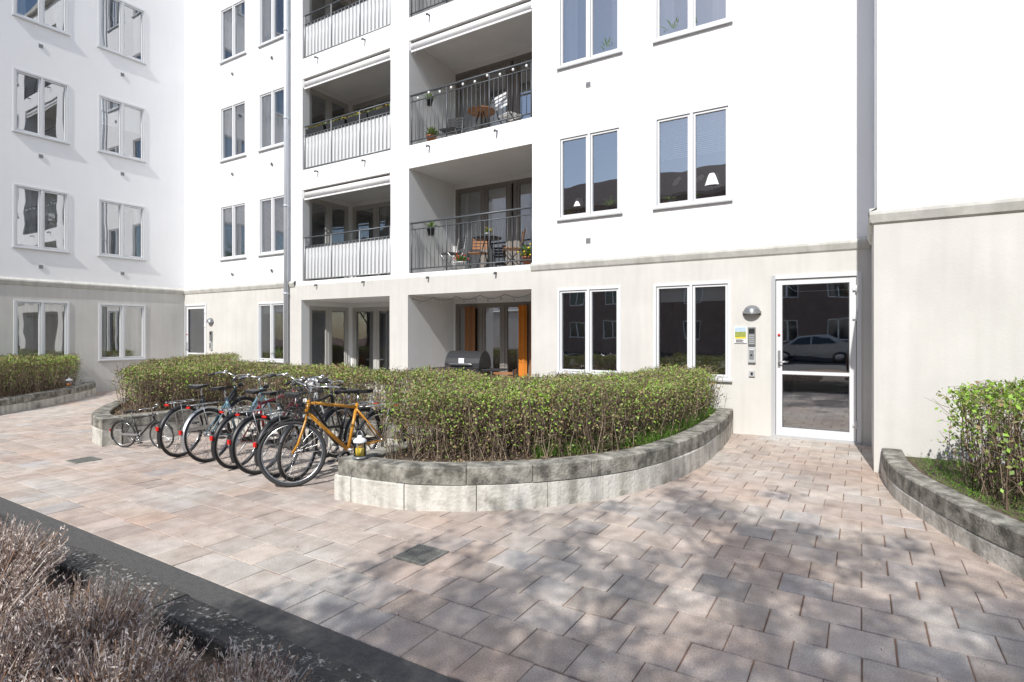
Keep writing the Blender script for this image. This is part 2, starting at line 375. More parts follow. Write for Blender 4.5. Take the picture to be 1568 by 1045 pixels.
# left wing
setT(TL)
wl=[(4.97,6.03),(6.65,7.75),(2.9,4.0),(.6,1.7),(-1.8,-.7)]
wall(W,-8,8.8,2.6,TOP,[(a,b,z,z+WH) for a,b in wl for z in LV],'white',.07)
wall(W,-8,8.8-.03,-.05,2.6,[(a,b,.79,2.23) for a,b in wl],'plinth',.10,n=.03)
W.add([(q,z,n) for q in (-8,8.76) for z,n in ((2.56,.03),(2.585,.05),(2.66,.075),(2.69,.07),(2.74,0))],[(i,i+1,i+6,i+5) for i in range(4)],'ledge')
for i,(a,b) in enumerate(wl):
    for j,z in enumerate(LV): window(a,b,z,z+WH,0,['ch','','c','rc'][(i*2+j)%4] if i>1 else [['h','','c','c'],['c','r','c','c']][i][j])
    window(a,b,.79,2.23,.03,'ch' if i==0 else 'c')
for y in (5.48,7.2):
    for z in (3.03,5.62,8.2): vent(y,z)
W.quad((-8,-.05,.03),(-8,TOP,.03),(-8,TOP,-6),(-8,-.05,-6),'white')
# right wing
setT(TR)
wall(W,.14,9,2.6,TOP,[(4.2,5.36,z,z+WH) for z in LV],'white',.07)
for z in LV: window(4.2,5.36,z,z+WH,0,'c')
wall(W,.11,9,-.05,2.62,[],'plinth',0,n=.03)
W.add([(q,z,n) for q in (.07,9) for z,n in ((2.60,.03),(2.62,.055),(2.70,.08),(2.73,.075),(2.78,0))],[(i,i+1,i+6,i+5) for i in range(4)],'ledge')
setT(lambda s,z,n:(.14-n,s,z))
wall(W,7.1,8.8,2.62,TOP,[],'white',0); wall(W,7.07,8.77,-.05,2.62,[],'plinth',0,n=.03)
W.add([(q,z,n) for q in (7.03,8.73) for z,n in ((2.60,.03),(2.62,.055),(2.70,.08),(2.73,.075),(2.78,0))],[(i,i+1,i+6,i+5) for i in range(4)],'ledge')
W.T=None; W.box((-.0,7.3,TOP),(9,16,TOP+.15),'ledge')
# doors
def door(s0,s1,z1,n,mid=.91):
    F.box((s0,0,n-.12),(s0+.055,z1,n+.015),'alu');F.box((s1-.055,0,n-.12),(s1,z1,n+.015),'frame');F.box((s0+.055,z1-.055,n-.12),(s1-.055,z1,n+.013),'frame')
    a=s0+.062;b=s1-.062;t=z1-.062
    F.box((s0+.055,.005,n-.05),(a,t,n-.03),'gasket');F.box((b,.005,n-.05),(s1-.055,t,n-.03),'gasket');F.box((a,t,n-.05),(b,z1-.055,n-.03),'gasket')
    h=.075
    F.box((a,.03,n-.075),(a+h,t,n-.01),'frame');F.box((b-h,.03,n-.075),(b,t,n-.01),'frame')
    F.box((a+h,t-h,n-.075),(b-h,t,n-.012),'frame');F.box((a+h,.03,n-.075),(b-h,.14,n-.012),'frame')
    F.box((a+h,mid-.022,n-.07),(b-h,mid+.022,n-.016),'frame')
    for c in ((.14,mid-.022),(mid+.022,t-h)):
        p,q=a+h,b-h
        G.quad((p,c[0],n-.045),(q,c[0],n-.045),(q,c[1],n-.045),(p,c[1],n-.045),'glass')
        for x in (p,q-.008): F.box((x,c[0]+.008,n-.05),(x+.008,c[1]-.008,n-.02),'gasket')
        F.box((p,c[0],n-.05),(q,c[0]+.008,n-.02),'gasket');F.box((p,c[1]-.008,n-.05),(q,c[1],n-.02),'gasket')
    F.box((s0,-.01,n-.12),(s1,.028,n+.03),'alu')
    room(s0,s1,.0,z1,n-.12,n-3.5); I.quad((s0,.015,n-.12),(s1,.015,n-.12),(s1,.015,n-3.4),(s0,.015,n-3.4),'floorc')
    F.box((a+.02,.98,n-.012),(a+.055,1.22,n-.004),'steel'); F.tube([(a+.037,1.06,n-.01),(a+.037,1.06,n+.045),(a+.15,1.06,n+.045)],.010,'steel',8)
    F.tube([(a+.037,1.44,n-.01),(a+.037,1.44,n+.004)],.018,'red',10)
    for z in (.20,1.62,2.0):
        F.tube([(s1-.058,z,n+.012),(s1-.058,z+.1,n+.012)],.013,'frame',8); F.box((s1-.10,z+.03,n-.009),(s1-.02,z+.075,n+.017),'frame')
setT(TM)
door(-1.09,0,2.28,.03); door(-16.3,-15.22,2.29,.03)
for i in range(7): I.box((-1.05,.015+.15*i,-2.0-.2*i),(-.25,.015+.15*(i+1),-2.2-.2*i),'floorc')
W.T=None
for q,nm in ((W,'walls'),(F,'window_and_door_frames'),(G,'glazing'),(I,'interiors'),(R,'railings_and_downpipe')): q.obj(nm,bld)

def wall_lamp(x,y,z):
    m=MB(); pr=[(.115*math.cos(math.radians(t)),.115*math.sin(math.radians(t))) for t in range(0,91,10)]
    m.lathe([(.12,-.012),(.12,0)]+[(max(r,.001),q*.95) for r,q in pr],(0,0,0),'galv',24,180,360)
    m.box((-.125,-.012,-.03),(.125,0.001,.02),'galv')
    m.lathe([(.10,-.008),(.09,-.02),(.001,-.03)],(0,0,0),'alu',20,180,360)
    return m.obj('wall_lamp',None,(x,y,z))
wall_lamp(-1.346,8.765,1.76); wall_lamp(-15.0,8.765,1.78)
def intercom(x,y,z):
    m=MB(); m.box((-.05,-.03,-.13),(.05,0,.13),'galv')
    m.box((-.038,-.034,.04),(.038,-.03,.11),'black')
    for j in range(5): m.box((-.038,-.034,-.115+j*.029),(.038,-.03,-.098+j*.029),'steel')
    m.obj('door_intercom',None,(x,y,z),bevel=.003)
    m=MB(); m.box((-.05,-.035,-.11),(.05,0,.11),'alu'); m.box((-.03,-.042,-.06),(.03,-.035,.08),'steel'); m.tube([(0,-.042,.0),(0,-.05,0)],.014,'black',12)
    m.obj('key_box',None,(x+.0,y,z-.27),bevel=.004)
intercom(-1.345,8.765,1.42); intercom(-14.98,8.765,1.40)
m=MB(); m.box((-.04,-.02,-.04),(.04,0,.04),'alu'); m.box((-.015,-.026,-.02),(.015,-.02,.02),'black'); m.obj('door_switch',None,(-1.345,8.765,.88))
M['sg1']=mat('sign_blue',(.30,.45,.60),.4,col2=(.6,.68,.75),vscale=20);M['sg2']=mat('sign_green',(.2,.3,.06),.4,col2=(.4,.38,.1),vscale=40)
m=MB(); m.box((-.085,-.012,-.12),(.085,0,.12),'whitep'); m.box((-.075,-.015,.045),(.075,-.012,.11),'sg1'); m.box((-.075,-.0155,-.03),(.075,-.012,.045),'sg2'); m.box((-.075,-.015,-.055),(.075,-.012,-.033),'yellow')
for j in range(4): m.box((-.065,-.017,-.108+j*.012),(.05-.02*(j%2),-.0125,-.104+j*.012),'black')
m.obj('notice_sign',None,(-1.50,8.768,1.44))

# ---------------------------------------------------------------- opposite building, road and car (seen in reflections)
def brickmat():
    m=bpy.data.materials.new('brick');m.use_nodes=True;nt=m.node_tree;b=nt.nodes['Principled BSDF'];b.inputs['Roughness'].default_value=.9
    g=nt.nodes.new('ShaderNodeNewGeometry');s=nt.nodes.new('ShaderNodeSeparateXYZ');c=nt.nodes.new('ShaderNodeCombineXYZ')
    t=nt.nodes.new('ShaderNodeTexBrick');t.inputs['Color1'].default_value=(.24,.15,.12,1);t.inputs['Color2'].default_value=(.19,.125,.10,1);t.inputs['Mortar'].default_value=(.3,.28,.26,1);t.inputs['Scale'].default_value=4
    L=nt.links;L.new(g.outputs['Position'],s.inputs[0]);L.new(s.outputs['X'],c.inputs['X']);L.new(s.outputs['Z'],c.inputs['Y']);L.new(c.outputs[0],t.inputs['Vector']);L.new(t.outputs['Color'],b.inputs['Base Color'])
    return m
M['brick']=brickmat(); M['dglass']=mat('dark_glass',(.03,.035,.04),.05,spec=.8); M['roof']=mat('roof_tile',(.14,.09,.08),.8,var=.3,vscale=8)
M['road']=mat('asphalt',(.055,.055,.057),.9,var=.3,vscale=4); M['carp']=mat('car_paint',(.35,.37,.39),.25,metal=.5)
ob=empty('brick_building')
TB=lambda s,z,n:(s,-26+n,z)
wb=MB(TB); hs=[(x,x+1.4,z,z+1.5) for x in np.arange(-34,24,3.2) for z in (1,3.9,6.8,9.7)]
wall(wb,-36,26,-.05,12.2,hs,'brick',.15)
for a,b,c,d in hs:
    wb.quad((a,c,-.12),(b,c,-.12),(b,d,-.12),(a,d,-.12),'dglass')
    wb.box((a,c,-.11),(a+.07,d,-.06),'whitep');wb.box((b-.07,c,-.11),(b,d,-.06),'whitep');wb.box(((a+b)/2-.04,c,-.11),((a+b)/2+.04,d,-.06),'whitep');wb.box((a+.07,c,-.11),(b-.07,c+.07,-.06),'whitep');wb.box((a+.07,d-.07,-.11),(b-.07,d,-.06),'whitep')
wb.quad((-36,12.2,.4),(26,12.2,.4),(26,15.5,-5),(-36,15.5,-5),'roof'); wb.quad((-36,15.5,-5),(26,15.5,-5),(26,12.2,-11),(-36,12.2,-11),'roof')
wb.quad((-36,12.2,.4),(26,12.2,.4),(26,12.05,0),(-36,12.05,0),'whitep')
wb.obj('walls_roof_windows',ob)
m=MB(); m.quad((-40,-24,-.02),(30,-24,-.02),(30,-9,-.02),(-40,-9,-.02),'road'); m.obj('road')
def car(x,y):
    m=MB(); prof=[(-2.1,.35),(-2.12,.7),(-1.95,.88),(-1.25,.95),(-.65,1.38),(.75,1.42),(1.45,1.0),(2.05,.9),(2.12,.6),(2.08,.3)]
    n=len(prof); w=.84
    def sec(yy,ins): return [(px*(1-ins*.02),yy*(1-(.16 if z>1.2 else .02)),z) for px,z in prof]
    A=sec(-w,1);B=sec(w,1); m.add(A+B,[(i,(i+1)%n,n+(i+1)%n,n+i) for i in range(n)]+[tuple(range(n)),tuple(range(n,2*n))[::-1]],'carp')
    for s in (-1,1):
        for pts in ([(-1.05,.98),(-.6,1.31),(-.02,1.34),(-.02,.97)],[(.06,.97),(.06,1.34),(.7,1.33),(1.2,.99)]):
            m.add([(px,s*(w*(.995 if z<1.2 else .86)),z) for px,z in pts],[(0,1,2,3)],'dglass')
        for cx in (-1.3,1.32):
            m.ring((cx,s*.76,.31),(0,1,0),.24,.085,'rubber',24,8); m.tube([(cx,s*.74,.31),(cx,s*.84,.31)],.19,'steel',16)
    m.box((-2.14,-.75,.68),(-2.09,-.5,.8),'red');m.box((2.08,-.75,.6),(2.13,-.5,.75),'whitep')
    m.obj('parked_car',None,(x,y,-.015),bevel=.03)
car(-2.2,-15.5)

# ---------------------------------------------------------------- ground
m=MB(); m.quad((-150,-150,-.03),(150,-150,-.03),(150,150,-.03),(-150,150,-.03),'sand'); m.obj('ground')
m=MB(); m.quad((-17.2,1.8,-.007),(5.2,1.8,-.007),(5.2,10.4,-.007),(-17.2,10.4,-.007),'sand'); m.obj('paving_joint_sand')
def paving():
    px=.272; g=.003; V=[];Fc=[];C=[]
    rows=int((8.9+0-1.9)/px)+1
    x0,x1=-17,5
    for r in range(rows):
        y=1.9+r*px; off=(r%2)*.5*px; k=int((x1-x0)/px)
        for i in range(k+1):
            x=x0+off+i*px
            a=x+g+random.uniform(-.002,.002);b=x+px-g+random.uniform(-.002,.002);c=y+g+random.uniform(-.002,.002);d=y+px-g+random.uniform(-.002,.002)
            if a>4.9 : continue
            z=random.uniform(-.0015,.0015);tx=random.uniform(-.0013,.0013);ty=random.uniform(-.0013,.0013);e=.004
            o=len(V)
            for (X,Y) in ((a,c),(b,c),(b,d),(a,d)): V.append((X,Y,-.02))
            for (X,Y,s,t) in ((a,c,-1,-1),(b,c,1,-1),(b,d,1,1),(a,d,-1,1)): V.append((X,Y,z-.003+s*tx+t*ty))
            for (X,Y,s,t) in ((a+e,c+e,-1,-1),(b-e,c+e,1,-1),(b-e,d-e,1,1),(a+e,d-e,-1,1)): V.append((X,Y,z+s*tx+t*ty))
            for j in range(4): Fc.append((o+j,o+(j+1)%4,o+4+(j+1)%4,o+4+j));Fc.append((o+4+j,o+4+(j+1)%4,o+8+(j+1)%4,o+8+j))
            Fc.append((o+8,o+9,o+10,o+11))
            v=random.gauss(1,.06); h=random.gauss(0,.02); 
            q=random.random()
            if q<.05: v*=.84
            if q>.93: h-=.05
            C+=[(v*(1+h),v,v*(1-h),1)]*(9*4)
    me=bpy.data.meshes.new('paving');me.from_pydata(V,[],Fc);at=me.color_attributes.new('pav','FLOAT_COLOR','CORNER')
    at.data.foreach_set('color',np.array(C,dtype=np.float32).ravel())
    mt=bpy.data.materials.new('concrete_paver');mt.use_nodes=True;nt=mt.node_tree;b=nt.nodes['Principled BSDF'];L=nt.links;b.inputs['Roughness'].default_value=.85
    geo=nt.nodes.new('ShaderNodeNewGeometry')
    def noise(sc,dt):
        q=nt.nodes.new('ShaderNodeTexNoise');q.inputs['Scale'].default_value=sc;q.inputs['Detail'].default_value=dt;L.new(geo.outputs['Position'],q.inputs['Vector']);return q
    def ramp(n_,p0,p1,c0,c1):
        r=nt.nodes.new('ShaderNodeValToRGB');r.color_ramp.elements[0].position=p0;r.color_ramp.elements[1].position=p1;r.color_ramp.elements[0].color=(*c0,1);r.color_ramp.elements[1].color=(*c1,1);L.new(n_.outputs['Fac'],r.inputs['Fac']);return r
    def mul(a,bb,t='MULTIPLY',f=1):
        x=nt.nodes.new('ShaderNodeMix');x.data_type='RGBA';x.blend_type=t;x.inputs[0].default_value=f;L.new(a,x.inputs[6]);L.new(bb,x.inputs[7]);return x.outputs[2]
    big=ramp(noise(.8,6),.38,.62,(.47,.375,.32),(.515,.465,.42))
    fine=ramp(noise(140,4),.32,.68,(.72,.72,.72),(1.12,1.12,1.12))
    med=ramp(noise(7,8),.34,.62,(.80,.785,.77),(1.05,1.05,1.05))
    at2=nt.nodes.new('ShaderNodeVertexColor');at2.layer_name='pav'
    c=mul(mul(mul(big.outputs[0],fine.outputs[0]),med.outputs[0]),at2.outputs['Color'])
    L.new(c,b.inputs['Base Color'])
    bp=nt.nodes.new('ShaderNodeBump');bp.inputs['Strength'].default_value=.5;bp.inputs['Distance'].default_value=.004;L.new(noise(220,3).outputs['Fac'],bp.inputs['Height']);L.new(bp.outputs['Normal'],b.inputs['Normal'])
    me.materials.append(mt);o=bpy.data.objects.new('paving',me);scene.collection.objects.link(o)
paving()
m=MB(); m.box((-18,1.45,-.02),(5,1.895,.001),'asph'); m.obj('paved_edge_strip')
# ---------------------------------------------------------------- planters
def block_wall(mb,pts,thick,courses,L=.56,sgn=1,smooth=True):
    P=catmull(pts) if smooth else [Vector((*a,0)) for a in pts]
    if not smooth:
        a,b=P[0],P[-1]; n=max(2,int((b-a).length/.06)); P=[a.lerp(b,i/n) for i in range(n+1)]
    s=[0]
    for a,b in zip(P,P[1:]): s.append(s[-1]+(b-a).length)
    tot=s[-1]
    def at(q):
        q=min(max(q,0),tot)
        lo=0;hi=len(s)-2
        while lo<hi:
            md=(lo+hi)//2
            if s[md+1]<q: lo=md+1
            else: hi=md
        i=lo; t=(q-s[i])/max(1e-9,s[i+1]-s[i]); p=P[i].lerp(P[i+1],t)
        a=P[max(0,i-1)];b=P[min(len(P)-1,i+2)]; d=(b-a).normalized(); return p,Vector((d.y,-d.x,0))*sgn
    for ci,(z0,z1,k,out) in enumerate(courses):
        q=-random.uniform(0,L*.6)
        while q<tot:
            l=L*random.uniform(.92,1.1); q0=max(0,q)+.003; q1=min(tot,q+l)-.003; q+=l
            if q1-q0<.05: continue
            n=max(2,int((q1-q0)/.07)); c=.012
            jo=random.uniform(-.005,.005); jz=random.uniform(-.004,.004)
            prof=[(-out+jo,z0),(thick+jo,z0),(thick+jo,z1-c+jz),(thick-c+jo,z1+jz),(-out+c+jo,z1+jz),(-out+jo,z1-c+jz)]
            vs=[];fs=[]
            for i in range(n+1):
                p,nr=at(q0+(q1-q0)*i/n)
                for o_,z in prof: vs.append((p.x+nr.x*o_,p.y+nr.y*o_,z))
            m_=len(prof)
            for i in range(n):
                for j in range(m_): fs.append((i*m_+j,i*m_+(j+1)%m_,(i+1)*m_+(j+1)%m_,(i+1)*m_+j))
            fs.append(tuple(range(m_))); fs.append(tuple(n*m_+j for j in range(m_))[::-1])
            mb.add(vs,fs,k)
    return P
H1=.36
crs=[(-.02,.215,'conc',0),(.218,H1,'cap',.0)]
RP=[(-1.60,8.74),(-1.53,8.0),(-1.50,7.36),(-1.49,6.52),(-1.56,5.8),(-1.72,5.1),(-2.02,4.5),(-2.447,3.98),(-2.95,3.62),(-3.38,3.47),(-3.94,3.41)]
LP=[(-8.3,3.42),(-9.0,3.58),(-9.9,4.1),(-11,4.9),(-12.4,5.95),(-13.7,7.2),(-14.4,8.74)]
mb=MB()
block_wall(mb,RP,.21,crs); block_wall(mb,LP,.21,crs)
block_wall(mb,[(-3.945,3.65),(-3.945,4.95)],.2,crs,smooth=False)
block_wall(mb,[(-3.95,4.96),(-8.29,4.96)],.2,crs,smooth=False)
block_wall(mb,[(-8.295,4.95),(-8.295,3.66)],.2,crs,smooth=False)
pl=empty('hedge_planter'); mb.obj('concrete_block_wall',pl)
def prism(name,poly,z0,z1,k,parent=None):
    q=MB(); n=len(poly); q.add([(x,y,z1) for x,y in poly]+[(x,y,z0) for x,y in poly],[tuple(range(n))]+[(i,(i+1)%n,n+(i+1)%n,n+i) for i in range(n)],k); return q.obj(name,parent)
soilP=[(x-.1,y+.08) for x,y in RP[:-1]]+[(-3.85,3.52),(-3.85,5.06),(-8.4,5.06),(-8.4,3.56)]+[(x+.03,y+.1) for x,y in LP[1:-1]]+[(-14.3,8.74),(-13.2,8.74),(-12.2,7.3),(-11.4,6.8),(-9.4,6.15),(-3.3,6.15),(-2.7,6.7),(-2.6,8.74)]
prism('soil',soilP,-.01,.31,'soil',pl)
mb=MB(); crs2=[(-.02,.15,'conc',0),(.153,.27,'cap',0)]
FL=[(-16.3,6.55),(-15.6,6.25),(-14.4,5.2),(-13.3,3.95),(-12.7,2.9),(-12.3,1.6)]
block_wall(mb,FL,.22,crs2); p2=empty('corner_planter'); mb.obj('concrete_block_wall',p2)
prism('soil',[(-16.32,6.4)]+[(x-.1,y-.1) for x,y in FL[1:]]+[(-16.32,1.6)],-.01,.20,'soil',p2)
mb=MB(); RW=[(.17,7.03),(.19,6.5),(.25,6.0),(.37,5.55),(.6,4.88),(.85,4.38),(1.2,3.8),(1.7,3.2),(2.4,2.8)]
crs3=[(-.02,.13,'conc',0),(.133,.27,'cap',0)]
block_wall(mb,RW,.18,crs3,sgn=-1,L=.62); p3=empty('side_planter'); mb.obj('concrete_block_wall',p3)
prism('soil',[(x+.1,y+.02) for x,y in RW]+[(4.5,2.9),(4.5,7.05)],-.01,.20,'soil',p3)
mb=MB(); block_wall(mb,[(-18,1.50),(3,1.50)],.17,[(-.02,.20,'moss',0)],L=.95,smooth=False)
p4=empty('front_planter'); mb.obj('granite_kerb',p4)
prism('soil',[(-18,1.40),(3,1.40),(3,-2.5),(-18,-2.5)],-.01,.14,'soil',p4)

# ---------------------------------------------------------------- hedges
def topz(x,y,h): return h+.025*np.sin(x*3.1+y*1.7)+.022*np.sin(x*7.3-y*5.1)+.016*np.sin(y*11+x*4)
def hedge(name,poly,zb,h,nst,ntop,nside,nin,ls=.013,mix=(.30,.30,.30,.10)):
    B=sample_poly(poly,nst); parts=[]
    K=5
    z1=topz(B[:,0],B[:,1],h)+rng.normal(size=nst)*.035
    t=np.linspace(0,1,K)
    lean=rng.normal(size=(nst,2))*.10
    P=np.zeros((nst,K,3)); ks=(zb-.02)
    for i,tt in enumerate(t):
        P[:,i,0]=B[:,0]+lean[:,0]*(tt**.7)+rng.normal(size=nst)*.014*(i>0);P[:,i,1]=B[:,1]+lean[:,1]*(tt**.7)+rng.normal(size=nst)*.014*(i>0);P[:,i,2]=ks+(z1-ks)*tt
    R_=(.0055-.0037*t)[None,:]*rng.uniform(.7,1.3,(nst,1))
    V,Fq=strands(P,R_); parts.append((V,Fq,(np.repeat((rng.random(nst)<.4).astype(int),(K-1)*3),['twig','twigL'])))
    m_=nst*6; id_=rng.integers(0,nst,m_); kk=rng.integers(0,K-1,m_); S=P[id_,kk]+(P[id_,kk+1]-P[id_,kk])*rng.random((m_,1))
    dr=rng.normal(size=(m_,3)); dr[:,2]=np.abs(dr[:,2])*.9+.3; dr/=np.linalg.norm(dr,axis=1,keepdims=True); ln=rng.uniform(.06,.24,(m_,1))
    Q=np.stack([S,S+dr*ln*.5+rng.normal(size=(m_,3))*.012,S+dr*ln],axis=1)
    Q[...,2]=np.minimum(Q[...,2],(topz(Q[...,0],Q[...,1],h)+.03+.04*rng.random((m_,1))))
    V,Fq=strands(Q,np.array([.0026,.002,.0012])[None,:]*np.ones((m_,1))); parts.append((V,Fq,(np.repeat((rng.random(m_)<.45).astype(int),6),['twig','twigL'])))
    T=sample_poly(poly,ntop); zt=topz(T[:,0],T[:,1],h)-np.abs(rng.normal(size=ntop))*.06+.02+rng.random(ntop)**6*.05
    A=np.c_[T,zt]
    E=sample_edge(poly,nside,.1); ze=zb+(h-zb)*(rng.random(nside)**.42); B2=np.c_[E,ze]
    N=sample_poly(poly,nin); C=np.c_[N,zb+(h-zb)*rng.random(nin)**.5]
    L_=np.concatenate([A,B2,C])
    w=np.sin(L_[:,0]*9+L_[:,2]*7)*np.sin(L_[:,1]*8+1)+np.sin(L_[:,0]*21-L_[:,1]*17+L_[:,2]*14)*.6
    rel=np.clip((L_[:,2]-zb)/(h-zb),0,1)
    keep=rng.random(len(L_))<np.clip(.70+.38*w,.12,1)*np.clip(.45+.75*rel,0,1); L_=L_[keep]; w=w[keep];rel=rel[keep]
    V,Fq=leaves(L_,rng.uniform(.6,1.35,len(L_))*ls,.6,.4)
    u=rng.random(len(L_))+.14*np.sin(L_[:,0]*2.3+L_[:,1]*3.1)+.10*np.sin(L_[:,0]*6.1-L_[:,1]*4.7)
    cdf=np.cumsum(mix); idx=np.clip(np.searchsorted(cdf,np.clip(u,0,.999)),0,3)
    parts.append((V,Fq,(idx,['leafA','leafB','leafC','leafD'])))
    return np_mesh(name,parts)
HP=[(-1.86,8.55),(-1.78,7.3),(-1.77,6.4),(-1.84,5.75),(-2.0,5.15),(-2.3,4.65),(-2.72,4.16),(-3.15,3.88),(-3.72,3.80),(-3.8,5.2),(-8.4,5.3),(-8.5,3.9),(-9.1,4.0),(-9.8,4.45),(-11,5.3),(-12.3,6.3),(-13.4,7.45),(-14.0,8.55),(-13.4,8.55),(-12.6,7.6),(-11.4,6.75),(-9.4,6.05),(-3.4,6.05),(-2.85,6.6),(-2.7,8.55)]
RH=[p for p in HP[:9]]+[(-3.8,6.05),(-3.4,6.05),(-2.85,6.6),(-2.7,8.55)]
LH=[(-3.8,5.2)]+HP[10:22]+[(-3.8,6.05)]
hedge('hedge',RH,.30,.91,1700,32000,18000,13000,ls=.0135,mix=(.28,.30,.22,.20))
hedge('hedge',LH,.30,.93,1900,44000,21000,12000,ls=.015,mix=(.24,.30,.34,.12))
hedge('hedge',[(-16.25,6.15),(-15.6,5.85),(-14.6,4.95),(-13.6,3.8),(-13.0,2.7),(-14,2.6),(-16.25,4.2)],.2,.93,800,20000,10000,5000,ls=.017,mix=(.28,.28,.28,.16))
hedge('shrub',[(.74,6.3),(.68,5.8),(.84,5.3),(1.14,4.95),(1.9,4.7),(3.2,4.6),(3.2,6.0),(1.8,6.55),(1.05,6.6)],.2,.98,560,8500,5500,6500,ls=.018,mix=(.22,.14,.08,.56))
def grass(name,poly,z,n,hgt=.09):
    B=sample_poly(poly,n); K=3; P=np.zeros((n,K,3)); ln=rng.normal(size=(n,2))*.035; hh=rng.uniform(.4,1.2,n)*hgt
    for i,t in enumerate((0,.5,1)): P[:,i,0]=B[:,0]+ln[:,0]*t*t*1.2;P[:,i,1]=B[:,1]+ln[:,1]*t*t*1.2;P[:,i,2]=z+hh*t
    V,Fq=strands(P,np.array([.0022,.0016,.0004])[None,:]*np.ones((n,1))); return np_mesh(name,[(V,Fq,'grass')])
grass('grass',[(-1.78,8.5),(-1.74,6.6),(-1.84,5.7),(-2.2,4.95),(-2.55,4.5),(-2.9,5.2),(-2.3,6.5),(-2.3,8.5)],.30,9000,.14)
grass('grass',[(.42,6.95),(.5,6.2),(.72,5.4),(1.1,4.6),(2.2,3.4),(3.5,3.4),(3.5,6.95)],.195,9000,.06)
def litter(name,poly,z,n,s=(.008,.02)):
    B=sample_poly(poly,n); V,Fq=leaves(np.c_[B,np.full(n,z)+rng.random(n)*.015],rng.uniform(s[0],s[1],n),.5)
    return np_mesh(name,[(V,Fq,(rng.integers(0,2,n),['leafC','twigL']))])
litter('leaf_litter',soilP,.315,8000)
litter('leaf_litter',[(-9,1.9),(3,1.9),(.3,4.6),(0,8.7),(-1.4,8.7),(-1.3,5.5),(-2.3,3.7),(-3.9,3.3),(-8,3.3)],.002,260,(.003,.008))

# foreground dry shrubs: separate spiky tufts
def dry(name,cx,cy,h,r,n):
    K=6; an=rng.random(n)*2*np.pi; rr=np.sqrt(rng.random(n)); b0=np.stack([cx+np.cos(an)*rr*r*.35,cy+np.sin(an)*rr*r*.35],1)
    t=np.linspace(0,1,K); P=np.zeros((n,K,3)); hh=h*rng.uniform(.55,1.12,n)*(1-.42*rr**2)
    sx=rng.normal(size=n)*.025;sy=rng.normal(size=n)*.025
    for i,tt in enumerate(t):
        P[:,i,0]=b0[:,0]+np.cos(an)*rr*r*.7*tt**1.2+sx*tt+rng.normal(size=n)*.004*(i>0);P[:,i,1]=b0[:,1]+np.sin(an)*rr*r*.7*tt**1.2+sy*tt+rng.normal(size=n)*.004*(i>0);P[:,i,2]=.13+hh*tt
    V,Fq=strands(P,(.0026-.0012*t)[None,:]*rng.uniform(.7,1.3,(n,1)))
    parts=[(V,Fq,(np.repeat(rng.choice(4,n,p=[.40,.22,.25,.13]),(K-1)*3),['dryA','dryB','dryC','dryD']))]
    rep=13; tt=rng.uniform(.5,1,(n,rep)); pos=tt*(K-1); i0=np.clip(pos.astype(int),0,K-2); fr=(pos-i0)[...,None]
    idn=np.arange(n)[:,None]; C=P[idn,i0]*(1-fr)+P[idn,i0+1]*fr; C=C.reshape(-1,3)+rng.normal(size=(n*rep,3))*.004
    tr=tt.reshape(-1)
    V,Fq=leaves(C,rng.uniform(.006,.013,len(C)),.28,1.6)
    pr=rng.random(len(C))+ (tr-.70)*1.0; idx=np.where(pr>.60,1,np.where(pr>.25,0,np.where(pr>.05,2,3)))
    parts.append((V,Fq,(idx,['dryA','dryB','dryC','dryD'])))
    m_=n*2; q=P[rng.integers(0,n,m_),rng.integers(1,3,m_)]+rng.normal(size=(m_,3))*.012
    V,Fq=leaves(q,rng.uniform(.006,.014,m_),.22,.8); parts.append((V,Fq,(rng.choice(3,m_,p=[.5,.35,.15]),['dryC','dryA','leafB'])))
    return np_mesh(name,parts)
cl=[(-5.6,.9,.44,.38),(-4.9,.95,.44,.36),(-4.2,.72,.44,.36),(-3.62,1.0,.40,.30),(-3.05,.72,.42,.34),(-2.50,.95,.38,.28),(-2.42,.62,.38,.30),(-2.02,.86,.34,.26),(-1.95,.50,.36,.30),(-1.66,1.05,.30,.22),(-1.52,.80,.32,.24),(-1.45,.5,.32,.26),(-2.85,.30,.4,.34),(-2.25,.15,.38,.32),(-1.65,.18,.34,.3),(-1.18,1.08,.25,.18),(-1.12,.75,.28,.22),(-1.1,.4,.28,.24),(-3.5,.35,.4,.34)]
for (cx,cy,h,r) in cl: dry('dry_lavender_shrub',cx,cy,h,r,640)

